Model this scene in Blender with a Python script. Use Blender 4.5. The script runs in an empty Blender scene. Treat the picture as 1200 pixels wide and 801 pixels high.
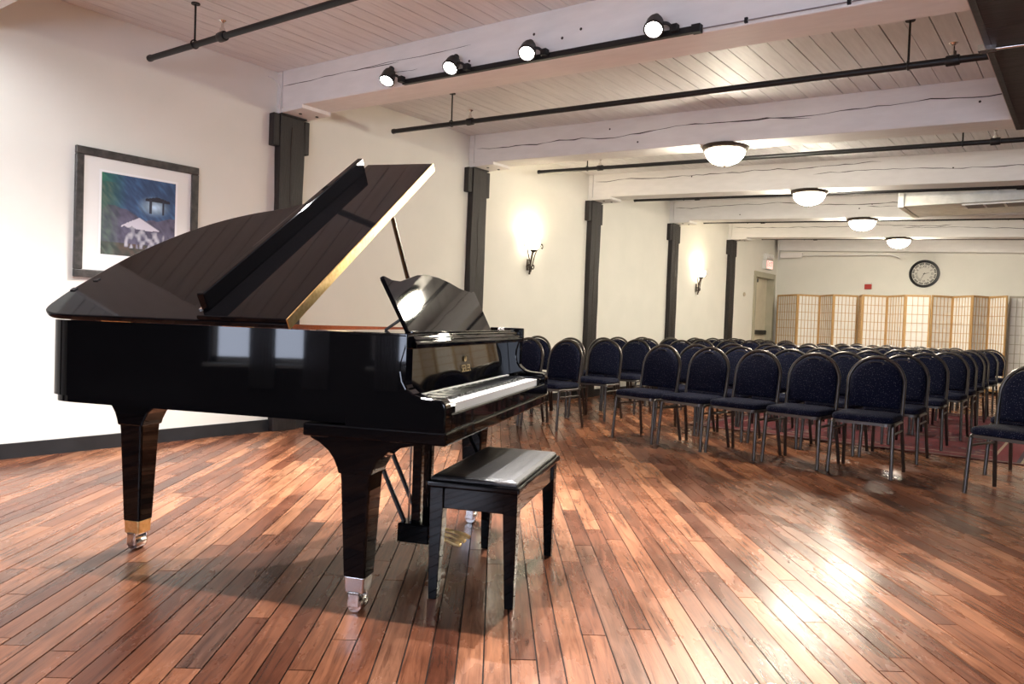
import bpy, bmesh, math, random
from mathutils import Vector, Matrix
random.seed(7)
S = bpy.context.scene
COL = S.collection
R = math.radians

# ------------------------------------------------------------------ camera
CAM_H, F_PX = 1.02, 879.0
A_, P_, RO_ = R(37.9), R(-1.6), R(2.1)
f0 = Vector((-math.sin(A_), math.cos(A_), 0)); r0 = Vector((math.cos(A_), math.sin(A_), 0)); u0 = Vector((0, 0, 1))
FWD = f0*math.cos(P_) + u0*math.sin(P_); up1 = u0*math.cos(P_) - f0*math.sin(P_)
RIGHT = r0*math.cos(RO_) + up1*math.sin(RO_); UP = up1*math.cos(RO_) - r0*math.sin(RO_)
cam = bpy.data.objects.new('camera', bpy.data.cameras.new('camera')); COL.objects.link(cam)
cam.matrix_world = Matrix(((RIGHT.x, UP.x, -FWD.x, 0), (RIGHT.y, UP.y, -FWD.y, 0), (RIGHT.z, UP.z, -FWD.z, CAM_H), (0, 0, 0, 1)))
cam.data.sensor_fit = 'HORIZONTAL'; cam.data.sensor_width = 36; cam.data.lens = F_PX/1200*36
cam.data.clip_start = .05; cam.data.clip_end = 100
S.camera = cam

# ------------------------------------------------------------------ world, exposure, light levels
w = bpy.data.worlds.new('world'); S.world = w; w.use_nodes = True
w.node_tree.nodes['Background'].inputs[0].default_value = (.75, .85, 1, 1)
w.node_tree.nodes['Background'].inputs[1].default_value = 1.0
S.view_settings.view_transform = 'Standard'; S.view_settings.look = 'None'
S.view_settings.exposure = 0.5; S.view_settings.gamma = 1; S.view_settings.use_curve_mapping = False
DOME_E = 165.0        # emission of the ceiling bowls
SPOT_W = 260.0       # each track spot
SCONCE_W = 14.0
WINDOW_E = 15.0       # daylight seen through the windows behind the camera

# ------------------------------------------------------------------ helpers
def M(name, col, rough=.5, metal=0, spec=.5, coat=0, emit=None, es=0, trans=0):
    m = bpy.data.materials.new(name); m.use_nodes = True
    b = m.node_tree.nodes['Principled BSDF']
    b.inputs['Base Color'].default_value = (*col, 1); b.inputs['Roughness'].default_value = rough
    b.inputs['Metallic'].default_value = metal; b.inputs['Specular IOR Level'].default_value = spec
    b.inputs['Coat Weight'].default_value = coat; b.inputs['Coat Roughness'].default_value = .03
    if emit: b.inputs['Emission Color'].default_value = (*emit, 1); b.inputs['Emission Strength'].default_value = es
    if trans: b.inputs['Transmission Weight'].default_value = trans
    return m
def nodes(m): return m.node_tree.nodes, m.node_tree.links, m.node_tree.nodes['Principled BSDF']
def N(ns, t, **kw):
    n = ns.new(t)
    for k, v in kw.items():
        if k in n.inputs: n.inputs[k].default_value = v
        else: setattr(n, k, v)
    return n
def ramp(ns, *stops):
    n = ns.new('ShaderNodeValToRGB'); e = n.color_ramp.elements
    while len(e) < len(stops): e.new(.5)
    for el, (p, c) in zip(e, stops): el.position = p; el.color = (*c, 1) if len(c) == 3 else c
    return n
def mix(ns, ls, fac, a, b, mode='MIX'):
    n = ns.new('ShaderNodeMix'); n.data_type = 'RGBA'; n.blend_type = mode
    for s, v in ((n.inputs[0], fac), (n.inputs[6], a), (n.inputs[7], b)):
        if hasattr(v, 'is_linked'): ls.new(v, s)
        elif isinstance(v, (int, float)): s.default_value = v
        else: s.default_value = (*v, 1)
    return n.outputs[2]
def noisy(name, c1, c2, scale=8, rough=.5, bump=.02, bscale=60, stretch=(1, 1, 1), detail=6, **kw):
    m = M(name, c1, rough, **kw); ns, ls, b = nodes(m)
    tc = ns.new('ShaderNodeTexCoord'); mp = N(ns, 'ShaderNodeMapping'); mp.inputs['Scale'].default_value = stretch
    ls.new(tc.outputs['Object'], mp.inputs[0])
    nz = N(ns, 'ShaderNodeTexNoise', Scale=scale, Detail=detail); ls.new(mp.outputs[0], nz.inputs['Vector'])
    rp = ramp(ns, (.35, c1), (.65, c2)); ls.new(nz.outputs[0], rp.inputs[0]); ls.new(rp.outputs[0], b.inputs['Base Color'])
    if bump:
        n2 = N(ns, 'ShaderNodeTexNoise', Scale=bscale, Detail=4); ls.new(mp.outputs[0], n2.inputs['Vector'])
        bp = N(ns, 'ShaderNodeBump', Strength=bump*10 if bump < .1 else 1, Distance=bump*.1); ls.new(n2.outputs[0], bp.inputs['Height']); ls.new(bp.outputs[0], b.inputs['Normal'])
    return m

class MB:
    def __init__(s): s.v = []; s.f = []
    def add(s, vs, fs):
        o = len(s.v); s.v += [tuple(p) for p in vs]; s.f += [tuple(i+o for i in f) for f in fs]; return s
    def box(s, x0, x1, y0, y1, z0, z1):
        return s.add([(x0,y0,z0),(x1,y0,z0),(x1,y1,z0),(x0,y1,z0),(x0,y0,z1),(x1,y0,z1),(x1,y1,z1),(x0,y1,z1)],
                     [(0,3,2,1),(4,5,6,7),(0,1,5,4),(1,2,6,5),(2,3,7,6),(3,0,4,7)])
    def sbox(s, x0, x1, y0, y1, d0, d1, cf):            # box that follows the sloping ceiling; d measured down
        a, b = cf(x0), cf(x1)
        return s.add([(x0,y0,a-d1),(x1,y0,b-d1),(x1,y1,b-d1),(x0,y1,a-d1),(x0,y0,a-d0),(x1,y0,b-d0),(x1,y1,b-d0),(x0,y1,a-d0)],
                     [(0,3,2,1),(4,5,6,7),(0,1,5,4),(1,2,6,5),(2,3,7,6),(3,0,4,7)])
    def prism(s, poly, axis, a, b):                     # extrude a 2D outline along an axis
        mk = {'x': lambda p, t: (t, p[0], p[1]), 'y': lambda p, t: (p[0], t, p[1]), 'z': lambda p, t: (p[0], p[1], t)}[axis]
        n = len(poly); vs = [mk(p, a) for p in poly] + [mk(p, b) for p in poly]
        fs = [tuple(range(n))[::-1], tuple(range(n, 2*n))] + [(i, (i+1) % n, n+(i+1) % n, n+i) for i in range(n)]
        return s.add(vs, fs)
    def rings(s, rings, caps=True, closed=False):       # loft equal-length rings
        n = len(rings[0]); vs = [p for r in rings for p in r]; fs = []
        m = len(rings)
        for k in range(m if closed else m-1):
            k2 = (k+1) % m
            for i in range(n): j = (i+1) % n; fs.append((k*n+i, k*n+j, k2*n+j, k2*n+i))
        if caps and not closed: fs += [tuple(range(n))[::-1], tuple(range((m-1)*n, m*n))]
        return s.add(vs, fs)
    def tube(s, pts, r, n=8, sq=False, closed=False):
        pts = [Vector(p) for p in pts]; rr = []; prev = None
        m = len(pts)
        for i, p in enumerate(pts):
            if closed: d = pts[(i+1) % m]-pts[i-1]
            else: d = pts[min(i+1, m-1)]-pts[max(i-1, 0)]
            d.normalize()
            if prev is None:
                ref = Vector((0, 0, 1)) if abs(d.z) < .9 else Vector((1, 0, 0)); a = d.cross(ref).normalized()
            else: a = (prev - d*prev.dot(d)).normalized()
            prev = a; b = d.cross(a); rad = r[i] if isinstance(r, (list, tuple)) else r
            rr.append([p + (a*math.cos(t)+b*math.sin(t))*rad for t in [2*math.pi*(k+.5)/n for k in range(n)]])
        return s.rings(rr, not closed, closed)
    def lathe(s, prof, n=24, c=(0, 0, 0), axis='z'):
        rr = []
        for r, h in prof:
            ring = []
            for k in range(n):
                t = 2*math.pi*k/n; x, y = r*math.cos(t), r*math.sin(t)
                p = (x, y, h) if axis == 'z' else ((h, x, y) if axis == 'x' else (y, h, x))
                ring.append((p[0]+c[0], p[1]+c[1], p[2]+c[2]))
            rr.append(ring)
        return s.rings(rr)
    def mesh(s, name, smooth=None):
        me = bpy.data.meshes.new(name); me.from_pydata(s.v, [], s.f); me.update()
        bm = bmesh.new(); bm.from_mesh(me); bmesh.ops.recalc_face_normals(bm, faces=bm.faces); bm.to_mesh(me); bm.free()
        if smooth: 
            me.polygons.foreach_set('use_smooth', [True]*len(me.polygons)); me.set_sharp_from_angle(angle=R(smooth))
        return me
    def build(s, name, mat, parent=None, smooth=None, bevel=0, seg=2):
        o = bpy.data.objects.new(name, s.mesh(name, smooth)); COL.objects.link(o); o.data.materials.append(mat)
        if parent: o.parent = parent
        if bevel:
            b = o.modifiers.new('bevel', 'BEVEL'); b.width = bevel; b.segments = seg; b.limit_method = 'ANGLE'; b.angle_limit = R(40)
        return o
def thing(name, label, cat, loc=(0, 0, 0), rz=0, group=None):
    o = bpy.data.objects.new(name, None); COL.objects.link(o); o.location = loc; o.rotation_euler = (0, 0, rz)
    o.empty_display_size = .1
    return tag(o, label, cat, group)
def tag(o, label, cat, group=None):
    o['label'] = label; o['category'] = cat
    if group: o['group'] = group
    return o
def struct(o, label=None):
    o['kind'] = 'structure'
    if label: o['label'] = label
    return o
def dup(root, loc, rz, label):
    r = root.copy(); COL.objects.link(r); r.location = loc; r.rotation_euler = (0, 0, rz); r['label'] = label
    for ch in root.children:
        c = ch.copy(); COL.objects.link(c); c.parent = r
        for g in ch.children:
            d = g.copy(); COL.objects.link(d); d.parent = c
    return r
def text_mesh(body, size, extrude=.0005):
    cu = bpy.data.curves.new('lettering', 'FONT'); cu.body = body; cu.size = size; cu.extrude = extrude
    cu.align_x = 'CENTER'; cu.align_y = 'CENTER'
    o = bpy.data.objects.new('lettering', cu); COL.objects.link(o)
    dg = bpy.context.evaluated_depsgraph_get(); me = bpy.data.meshes.new_from_object(o.evaluated_get(dg))
    bpy.data.objects.remove(o); bpy.data.curves.remove(cu); return me
def smooth_path(pts, k=6, closed=False):
    pts = [Vector(p) for p in pts]; n = len(pts); out = []
    for i in range(n if closed else n-1):
        p0 = pts[i-1] if (i or closed) else pts[0]; p1 = pts[i]; p2 = pts[(i+1) % n]; p3 = pts[(i+2) % n] if closed else pts[min(i+2, n-1)]
        for j in range(k):
            t = j/k
            out.append(.5*((2*p1)+(p2-p0)*t+(2*p0-5*p1+4*p2-p3)*t*t+(3*p1-p0-3*p2+p3)*t**3))
    if not closed: out.append(pts[-1])
    return out
def proj(p):
    d = Vector(p)-Vector((0, 0, CAM_H)); z = d.dot(FWD)
    return (600+F_PX*d.dot(RIGHT)/z, 400.5-F_PX*d.dot(UP)/z, z) if z > .05 else (-9999, -9999, z)

# ------------------------------------------------------------------ materials
wall_m = noisy('wall_paint', (.80, .785, .72), (.83, .81, .745), 3, .75, .01, 120)
trimw_m = noisy('white_paint', (.78, .76, .74), (.83, .81, .79), 5, .6, .02, 40, (1, 4, 4))
ceil_m = noisy('ceiling_paint', (.68, .675, .68), (.76, .755, .76), 6, .6, .02, 40, (6, .6, 6))
dark_m = noisy('dark_stained_timber', (.007, .005, .005), (.022, .016, .016), 14, .55, .05, 40, (8, 8, .6))
base_m = noisy('black_baseboard', (.010, .011, .013), (.018, .019, .022), 6, .5, .01)
soff_m = noisy('dark_board', (.022, .015, .015), (.045, .031, .03), 8, .65, .04, 60, (.5, 8, 8))
pipe_m = M('black_iron', (.012, .012, .013), .45, .3)
crack_m = M('crack_dark', (.05, .04, .035), .9)  # flat dark colour for timber cracks, splits and nail holes
black_m = M('piano_lacquer', (.0025, .0025, .003), .035, spec=.21)
satin_m = M('satin_black', (.008, .008, .009), .28)
brass_m = noisy('brass', (.75, .5, .2), (.9, .66, .32), 60, .28, .03, 200, metal=1)
nickel_m = M('polished_nickel', (.75, .72, .7), .22, 1)
redwood_m = noisy('mahogany_veneer', (.18, .045, .02), (.28, .08, .035), 20, .3, 0, stretch=(1, 12, 12))
plate_m = M('gold_iron_plate', (.55, .38, .14), .35, .8)
ivory_m = M('white_key', (.85, .84, .82), .2)
ebony_m = M('black_key', (.01, .01, .011), .25)
leather_m = noisy('black_leather', (.012, .011, .011), (.02, .018, .018), 30, .38, .05, 160)
chrome_m = M('gunmetal_tube', (.10, .09, .085), .3, .85)
bronze_m = M('bronze', (.06, .045, .035), .45, .6)
gold_m = M('gold_letter', (.65, .5, .25), .35, .8)

# floor boards
floor_m = M('worn_pine_floor', (.4, .2, .1), .3, spec=.36)
BDIR = R(39.2)      # boards run diagonally: direction (-sin, cos)
def make_floor_mat():
    ns, ls, b = nodes(floor_m)
    g = ns.new('ShaderNodeNewGeometry'); at = N(ns, 'ShaderNodeAttribute', attribute_name='rnd')
    rot = N(ns, 'ShaderNodeMapping'); rot.inputs['Rotation'].default_value = (0, 0, -BDIR)   # y runs along the boards
    ls.new(g.outputs['Position'], rot.inputs[0])
    off = N(ns, 'ShaderNodeVectorMath', operation='MULTIPLY'); off.inputs[1].default_value = (13, 37, 5)
    cmb = ns.new('ShaderNodeCombineXYZ')
    for i in range(3): ls.new(at.outputs['Fac'], cmb.inputs[i])
    ls.new(cmb.outputs[0], off.inputs[0])
    ad = N(ns, 'ShaderNodeVectorMath', operation='ADD'); ls.new(rot.outputs[0], ad.inputs[0]); ls.new(off.outputs[0], ad.inputs[1])
    st = N(ns, 'ShaderNodeMapping'); st.inputs['Scale'].default_value = (26, 1.6, 1); ls.new(ad.outputs[0], st.inputs[0])
    grain = N(ns, 'ShaderNodeTexNoise', Scale=1.6, Detail=8, Roughness=.65, Distortion=1.1); ls.new(st.outputs[0], grain.inputs['Vector'])
    wob = N(ns, 'ShaderNodeTexNoise', Scale=1.1, Detail=3); ls.new(ad.outputs[0], wob.inputs['Vector'])
    s3 = N(ns, 'ShaderNodeMapping'); s3.inputs['Scale'].default_value = (2.2, .8, 1); ls.new(rot.outputs[0], s3.inputs[0])
    blot = N(ns, 'ShaderNodeTexNoise', Scale=2.6, Detail=6, Roughness=.55); ls.new(s3.outputs[0], blot.inputs['Vector'])
    blot2 = N(ns, 'ShaderNodeTexNoise', Scale=.55, Detail=5, Roughness=.6); ls.new(g.outputs['Position'], blot2.inputs['Vector'])
    tint = ramp(ns, (0, (.14, .050, .027)), (.3, (.26, .105, .055)), (.65, (.38, .165, .085)), (.88, (.46, .22, .118)), (1, (.15, .075, .05))); ls.new(at.outputs['Fac'], tint.inputs[0])
    gr = ramp(ns, (.32, (.28, .22, .21)), (.5, (.85, .82, .8)), (.68, (1.2, 1.2, 1.2))); ls.new(grain.outputs[0], gr.inputs[0])
    c = mix(ns, ls, .85, tint.outputs[0], gr.outputs[0], 'MULTIPLY')
    br = ramp(ns, (.26, (.3, .24, .23)), (.56, (1, 1, 1))); ls.new(blot.outputs[0], br.inputs[0])
    c = mix(ns, ls, .8, c, br.outputs[0], 'MULTIPLY')
    b2 = ramp(ns, (.36, (.5, .40, .38)), (.62, (1.12, 1.1, 1.08))); ls.new(blot2.outputs[0], b2.inputs[0])
    c = mix(ns, ls, .8, c, b2.outputs[0], 'MULTIPLY')
    # worn, pale scuffs with their own shape, stretched along the boards
    s2 = N(ns, 'ShaderNodeMapping'); s2.inputs['Scale'].default_value = (6, 1.3, 1); ls.new(rot.outputs[0], s2.inputs[0])
    sc = N(ns, 'ShaderNodeTexNoise', Scale=1.9, Detail=9, Roughness=.72); ls.new(s2.outputs[0], sc.inputs['Vector'])
    sr = ramp(ns, (.69, (0, 0, 0)), (.74, (1, 1, 1))); ls.new(sc.outputs[0], sr.inputs[0])
    c = mix(ns, ls, sr.outputs[0], c, (.66, .5, .43))
    ls.new(c, b.inputs['Base Color'])
    rr = ramp(ns, (.3, (.2,)*3), (.7, (.34,)*3)); ls.new(blot.outputs[0], rr.inputs[0]); ls.new(rr.outputs[0], b.inputs['Roughness'])
    bp = N(ns, 'ShaderNodeBump', Strength=.35, Distance=.002); ls.new(grain.outputs[0], bp.inputs['Height']); ls.new(bp.outputs[0], b.inputs['Normal'])
make_floor_mat()

# fabric with pale pin dots
fab_m = M('navy_dotted_fabric', (.01, .012, .03), .9)
def make_fab():
    ns, ls, b = nodes(fab_m); tc = ns.new('ShaderNodeTexCoord')
    vo = N(ns, 'ShaderNodeTexVoronoi', Scale=95, Randomness=1.0); ls.new(tc.outputs['Object'], vo.inputs['Vector'])
    rp = ramp(ns, (.15, (.10, .095, .13)), (.25, (.004, .006, .021))); ls.new(vo.outputs['Distance'], rp.inputs[0]); ls.new(rp.outputs[0], b.inputs['Base Color'])
    b.inputs['Specular IOR Level'].default_value = .15
make_fab()

# ------------------------------------------------------------------ the room shell
XL, XR, YB, YF = -5.58, 3.2, -2.8, 16.5
def ceil_z(x): return 3.05-.0385*(x+5.5)
BEAM0, PITCH, BW, BD = 3.80, 2.475, .30, .305

# floor: subfloor slab plus every board as a piece
fl = MB().box(XL-.05, XR+.05, YB-.05, YF+.05, -.12, -.006).build('floor', M('subfloor_dark', (.02, .012, .009), .9))
struct(fl, 'worn red-brown pine floor of narrow diagonal boards')
def clip(poly):
    for ax, lim, sg in ((0, XL, 1), (0, XR, -1), (1, YB, 1), (1, YF, -1)):
        out = []
        for i in range(len(poly)):
            a, b = poly[i-1], poly[i]; ia, ib = (a[ax]-lim)*sg >= 0, (b[ax]-lim)*sg >= 0
            if ia != ib: t = (lim-a[ax])/(b[ax]-a[ax]); out.append((a[0]+(b[0]-a[0])*t, a[1]+(b[1]-a[1])*t))
            if ib: out.append(b)
        poly = out
        if len(poly) < 3: return []
    return poly
def floor_boards():
    d = Vector((-math.sin(BDIR), math.cos(BDIR))); n = Vector((math.cos(BDIR), math.sin(BDIR)))
    bw = .080; pl = []
    for i in range(-110, 180):
        o = i*bw; y = -12 + random.uniform(0, 2)
        while y < 19:
            L = random.choice((.7, 1.0, 1.3, 1.7, 2.2, 2.6))*random.uniform(.85, 1.15)
            g = .0023
            q = [n*(o+g)+d*(y+g), n*(o+bw-g)+d*(y+g), n*(o+bw-g)+d*(y+L-g), n*(o+g)+d*(y+L-g)]
            p = clip([(v.x, v.y) for v in q])
            if p:
                c = (sum(v[0] for v in p)/len(p), sum(v[1] for v in p)/len(p)); px = proj((c[0], c[1], 0))
                vis = -30 < px[0] < 1230 and 0 < px[1] < 860 and px[2] > .5
                pl.append((px[2] if vis else 1e3+random.random(), p, random.random(), random.uniform(-.0008, .0006)))
            y += L
    pl.sort(key=lambda t: t[0])
    def mk(items, name):
        mb = MB(); rn = []
        for _, p, r_, dz in items:
            k = len(mb.f); mb.prism(p, 'z', -.006, dz); rn += [r_]*(len(mb.f)-k)
        me = bpy.data.meshes.new(name); me.from_pydata(mb.v, [], mb.f); me.materials.append(floor_m)
        at = me.attributes.new('rnd', 'FLOAT', 'FACE'); at.data.foreach_set('value', rn)
        o = bpy.data.objects.new(name, me); COL.objects.link(o); o.parent = fl; return o
    for it in pl[:300]: mk([it], 'floorboard')
    st = mk(pl[300:], 'distant_floorboards'); st['kind'] = 'stuff'
floor_boards()

# ceiling: backing slab plus boards that run the length of the room
ce = MB().sbox(XL-.05, XR+.05, YB-.05, YF+.05, -.12, -.012, ceil_z).build('ceiling', M('ceiling_gap', (.05, .04, .035), .9)); struct(ce, 'white painted board ceiling')
def ceiling_boards():
    x = XL; i = 0
    while x < XR-.05:
        g = .006 if i % 2 else .003
        MB().sbox(x+g, min(x+.135, XR)-.0015, YB, YF, -.012, random.uniform(-.002, .001), ceil_z).build('ceiling_plank', ceil_m, ce)
        x += .135; i += 1
ceiling_boards()

# walls
DY0, DY1, DZ = 15.22, 16.30, 2.16
wl = MB()
wl.box(XL-.35, XL, YB, DY0, 0, 3.2).box(XL-.35, XL, DY1, YF+.2, 0, 3.2).box(XL-.35, XL, DY0, DY1, DZ, 3.2)
struct(wl.build('wall_left', wall_m), 'long cream wall with dark timber columns')
struct(MB().box(XL-.35, XR+.2, YF, YF+.2, 0, 3.2).build('wall_back', wall_m), 'far cream wall with the clock')
struct(MB().box(XR, XR+.2, YB, YF, 0, 3.2).build('wall_right', wall_m), 'cream wall on the right')
WIN = [(-3.45, -2.45), (-2.05, -1.05), (.2, 1.2), (1.55, 2.55)]
SILL, HEAD = .56, 1.85
wb = MB(); xs = XL-.35
for a, b in WIN: wb.box(xs, a, YB-.2, YB, 0, 3.2).box(a, b, YB-.2, YB, 0, SILL).box(a, b, YB-.2, YB, HEAD, 3.2); xs = b
wb.box(xs, XR+.2, YB-.2, YB, 0, 3.2)
struct(wb.build('wall_front', soff_m), 'dark boarded wall with tall windows behind the camera')
pane_m = M('daylight_pane', (.05, .05, .06), .1, emit=(.72, .80, 1), es=WINDOW_E)
for k, (a, b) in enumerate(WIN):
    wn = MB().box(a, b, YB-.17, YB-.10, SILL, SILL+.05).box(a, b, YB-.17, YB-.10, HEAD-.05, HEAD).box(a, a+.05, YB-.17, YB-.10, SILL, HEAD).box(b-.05, b, YB-.17, YB-.10, SILL, HEAD).build(f'window_{k+1}', trimw_m)
    struct(wn, 'tall white window behind the camera')
    mz = (SILL+HEAD)/2; mx = (a+b)/2
    MB().box(a+.05, b-.05, YB-.155, YB-.115, mz-.03, mz+.03).build('meeting_rail', trimw_m, wn)
    MB().box(mx-.015, mx+.015, YB-.155, YB-.12, SILL+.05, HEAD-.05).build('muntin', trimw_m, wn)
    for x0, x1 in ((a+.05, mx-.015), (mx+.015, b-.05)):
        for z0, z1 in ((SILL+.05, mz-.03), (mz+.03, HEAD-.05)): MB().box(x0, x1, YB-.14, YB-.136, z0, z1).build('pane', pane_m, wn)
    MB().box(a-.04, b+.04, YB-.10, YB+.05, SILL-.03, SILL).build('window_sill', trimw_m, wn)
cur_m = noisy('pale_curtain', (.45, .43, .42), (.6, .57, .55), 4, .9, 0)
def make_curtain():
    ns, ls, b = nodes(cur_m); out = ns['Material Output']; tb = ns.new('ShaderNodeBsdfTranslucent'); tb.inputs[0].default_value = (.6, .58, .58, 1)
    mx = ns.new('ShaderNodeMixShader'); mx.inputs[0].default_value = .55; ls.new(b.outputs[0], mx.inputs[1]); ls.new(tb.outputs[0], mx.inputs[2]); ls.new(mx.outputs[0], out.inputs[0])
make_curtain()
for k, x in enumerate((-2.98, -2.52, -1.9)):
    mb = MB(); n = 40; ring = []
    for j in range(n+1):
        xx = x-.11+.22*j/n; yy = YB+.09+.03*math.sin(j*1.25); ring.append((xx, yy))
    ring += [(p[0], p[1]+.008) for p in ring[::-1]]
    tag(mb.prism(ring, 'z', .35, 1.98).build('curtain', cur_m, smooth=60), ('pale gathered curtain half across the window nearest the picture wall', 'pale gathered curtain at the right side of the window nearest the picture wall', 'pale gathered curtain at the second window behind the camera')[k], 'curtain', 'curtains behind the camera')

# baseboards
struct(MB().box(XL, XL+.016, YB, DY0-.09, 0, .10).build('baseboard_left', base_m), 'black baseboard along the left wall')
struct(MB().box(XL+.02, XR, YF-.016, YF, 0, .10).build('baseboard_back', base_m), 'black baseboard on the far wall')

# door in the left wall
door_m = noisy('pale_door', (.66, .60, .47), (.72, .66, .52), 5, .5, 0)
frame_m = noisy('sage_door_frame', (.42, .40, .30), (.48, .45, .35), 5, .55, 0)
dr = MB().box(XL-.17, XL-.125, DY0+.04, DY1-.04, .01, DZ-.04).build('door_1', door_m); struct(dr, 'pale door recessed in the left wall under the exit sign')
fr = MB()
fr.box(XL-.18, XL+.02, DY0-.0, DY0+.04, 0, DZ).box(XL-.18, XL+.02, DY1-.04, DY1, 0, DZ).box(XL-.18, XL+.02, DY0, DY1, DZ-.04, DZ)
fr.box(XL, XL+.02, DY0-.08, DY0, 0, DZ+.07).box(XL, XL+.02, DY1, DY1+.08, 0, DZ+.07).box(XL, XL+.02, DY0, DY1, DZ, DZ+.07)
fr.build('door_frame', frame_m, dr)
MB().box(XL-.126, XL-.12, DY0+.30, DY0+.42, .95, 1.85).build('vision_panel', M('smoky_glass', (.18, .16, .11), .15), dr)
MB().box(XL-.125, XL-.06, DY0+.10, DY1-.12, .93, 1.02).build('push_bar', M('dark_bar', (.05, .05, .045), .4, .5), dr, bevel=.008)
MB().box(XL-.125, XL-.06, DY0+.06, DY0+.36, DZ-.14, DZ-.06).build('door_closer', pipe_m, dr, bevel=.01)

# ------------------------------------------------------------------ dark soffit over the right
SX, SY1 = -.53, 6.56
so = MB().sbox(SX, SX+.03, YB, SY1, .0, .318, ceil_z).sbox(SX+.03, XR, SY1-.03, SY1, .0, .318, ceil_z).build('trim_1', soff_m)
struct(so, 'dark stained board soffit at the upper right')
y = YB; i = 0
while y < SY1-.03:
    y2 = min(y+.34, SY1-.03)
    MB().sbox(SX+.03, XR, y+.002, y2-.002, .29+random.uniform(0, .004), .316, ceil_z).build('soffit_board', soff_m, so); y += .34
MB().sbox(SX-.004, SX, YB, SY1, .30, .318, ceil_z).build('edge_bead', M('pale_bead', (.5, .42, .4), .6), so)
cd = thing('conduit', 'thin grey metal conduit crossing the dark soffit', 'conduit')
zz = ceil_z(SX+.03)-.318-.012
MB().tube([(SX+.03, 4.62, zz), (1.5, 4.62, ceil_z(1.5)-.33)], .009, 8).build('tube', nickel_m, cd, smooth=60)
MB().box(SX-.03, SX+.05, 4.59, 4.65, zz-.01, zz+.022).build('bracket', nickel_m, cd)
MB().box(SX+.3, SX+.33, 4.60, 4.64, zz-.03, zz+.012).build('clip', nickel_m, cd)

# ------------------------------------------------------------------ beams, columns
ORD = ['nearest', 'second', 'third', 'fourth', 'fifth', 'sixth']
def crack(parent, x0, x1, y, dfrac, amp, seed, w_=.006):
    rnd = random.Random(seed); n = max(6, int((x1-x0)/.09)); pts = []
    d = dfrac*BD
    for k in range(n+1):
        x = x0+(x1-x0)*k/n; d += rnd.uniform(-amp, amp); pts.append((x, ceil_z(x)-max(.03, min(BD-.03, d))))
    mb = MB(); up_ = []; dn = []
    for k, (x, z) in enumerate(pts):
        t = w_*(.25+rnd.random()*.75)*(0.1 if k in (0, n) else 1); up_.append((x, z+t/2)); dn.append((x, z-t/2))
    mb.prism(up_+dn[::-1], 'y', y-.0012, y+.002).build('crack', crack_m, parent)
for k in range(-2, 6):
    y0 = BEAM0+PITCH*k; x1 = SX if y0 < SY1-.3 else XR
    if k == 5: y0 = YF-.26
    if k < 1 or k == 5:
        lab = {-2: 'white timber beam far behind the camera', -1: 'white timber beam above and behind the camera', 0: 'thick white timber beam carrying the four track lights', 5: 'cream timber beam against the far wall above the clock'}.get(k)
        if k == -1: lab = 'white timber beam cut off at the upper left corner'
    else: lab = f'white timber beam carrying the {("largest", "second largest", "third largest", "smallest")[k-1]} ceiling bowl light'
    y1 = min(y0+BW, YF)
    b = tag(MB().sbox(XL+.07, x1, y0, y1, -.005, BD, ceil_z).build('ceiling_beam', trimw_m, bevel=.008), lab, 'beam', 'white ceiling beams')
    if k >= 0:
        rnd = random.Random(k)
        if k == 0:
            crack(b, XL+.08, -4.1, y0, .42, .006, 3); crack(b, -4.6, -3.4, y0, .40, .004, 4, .004); crack(b, -4.2, -3.9, y0, .62, .004, 5, .004)
        elif k < 5:
            crack(b, XL+.1, -1.9, y0, (.5, .32, .35, .4)[k-1], .012, k+10, .011); crack(b, -2.6, x1-.05, y0, .45, .01, k+20, .009)
        for j in range(7 if k < 4 else 0):
            x = rnd.uniform(-4.5, x1-.1); z = ceil_z(x)-rnd.uniform(.08, .26)
            MB().lathe([(.0, y0-.003), (.009, y0-.002), (.009, y0+.004)], 8, (x, 0, z), 'y').build('nail_hole', crack_m, b)
colnames = ['dark timber column beside the framed picture', 'dark timber column behind the music desk', 'dark timber column between the two wall sconces, left one', 'dark timber column left of the smaller sconce', 'slim-looking dark timber column nearest the exit door']
for k in range(-2, 5):
    yc = BEAM0+PITCH*k
    if k >= 0: lab = colnames[k]
    else: lab = ('dark timber column far behind the camera', 'dark timber column just outside the left edge')[k+2]
    c = thing('wall_column', lab, 'column', (XL, yc, 0), 0, 'dark columns on the left wall')
    rnd = random.Random(k+50); wv = []
    zt = 2.69
    shaft = []
    for j in range(9):
        z = zt*j/8; e = lambda: rnd.uniform(-.006, .006)
        shaft.append([(0, -.01+e(), z), (.075+e()*.5, -.008+e(), z), (.078+e()*.5, .115+e(), z), (.075+e()*.5, .235+e(), z), (0, .24+e(), z)])
    sh = MB().rings(shaft).build('shaft', dark_m, c, bevel=.006)
    # long check in the timber
    mb = MB(); pts = [(.10+rnd.uniform(-.012, .012), z) for z in [.4+.2*j for j in range(12)]]
    mb.prism([(a+.003, z) for a, z in pts]+[(a-.003, z) for a, z in pts[::-1]], 'x', .074, .0795).build('split_line', crack_m, sh)
    MB().box(.0, .068, -.075, -.012, 2.425, zt+.005).build('splice_plate', dark_m, c, bevel=.006)
    MB().box(.0, .068, .238, .29, 2.40, zt-.005).build('splice_plate', dark_m, c, bevel=.006)
    MB().box(.0, .085, -.01, .245, zt, zt+.012).build('cap_edge', dark_m, c)
    MB().box(.0, .065, .0, .30, zt+.012, ceil_z(XL+.06)).build('painted_post', trimw_m, c)
    cb = MB().box(.065, .35, .0, .295, zt+.015, zt+.055).build('corbel', trimw_m, c, bevel=.004)
    for (px, py) in ((.19, .10), (.23, .24)):
        MB().lathe([(0, zt+.008), (.014, zt+.008), (.014, zt+.016)], 10, (px, py, 0)).build('bolt', pipe_m, cb)
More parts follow.
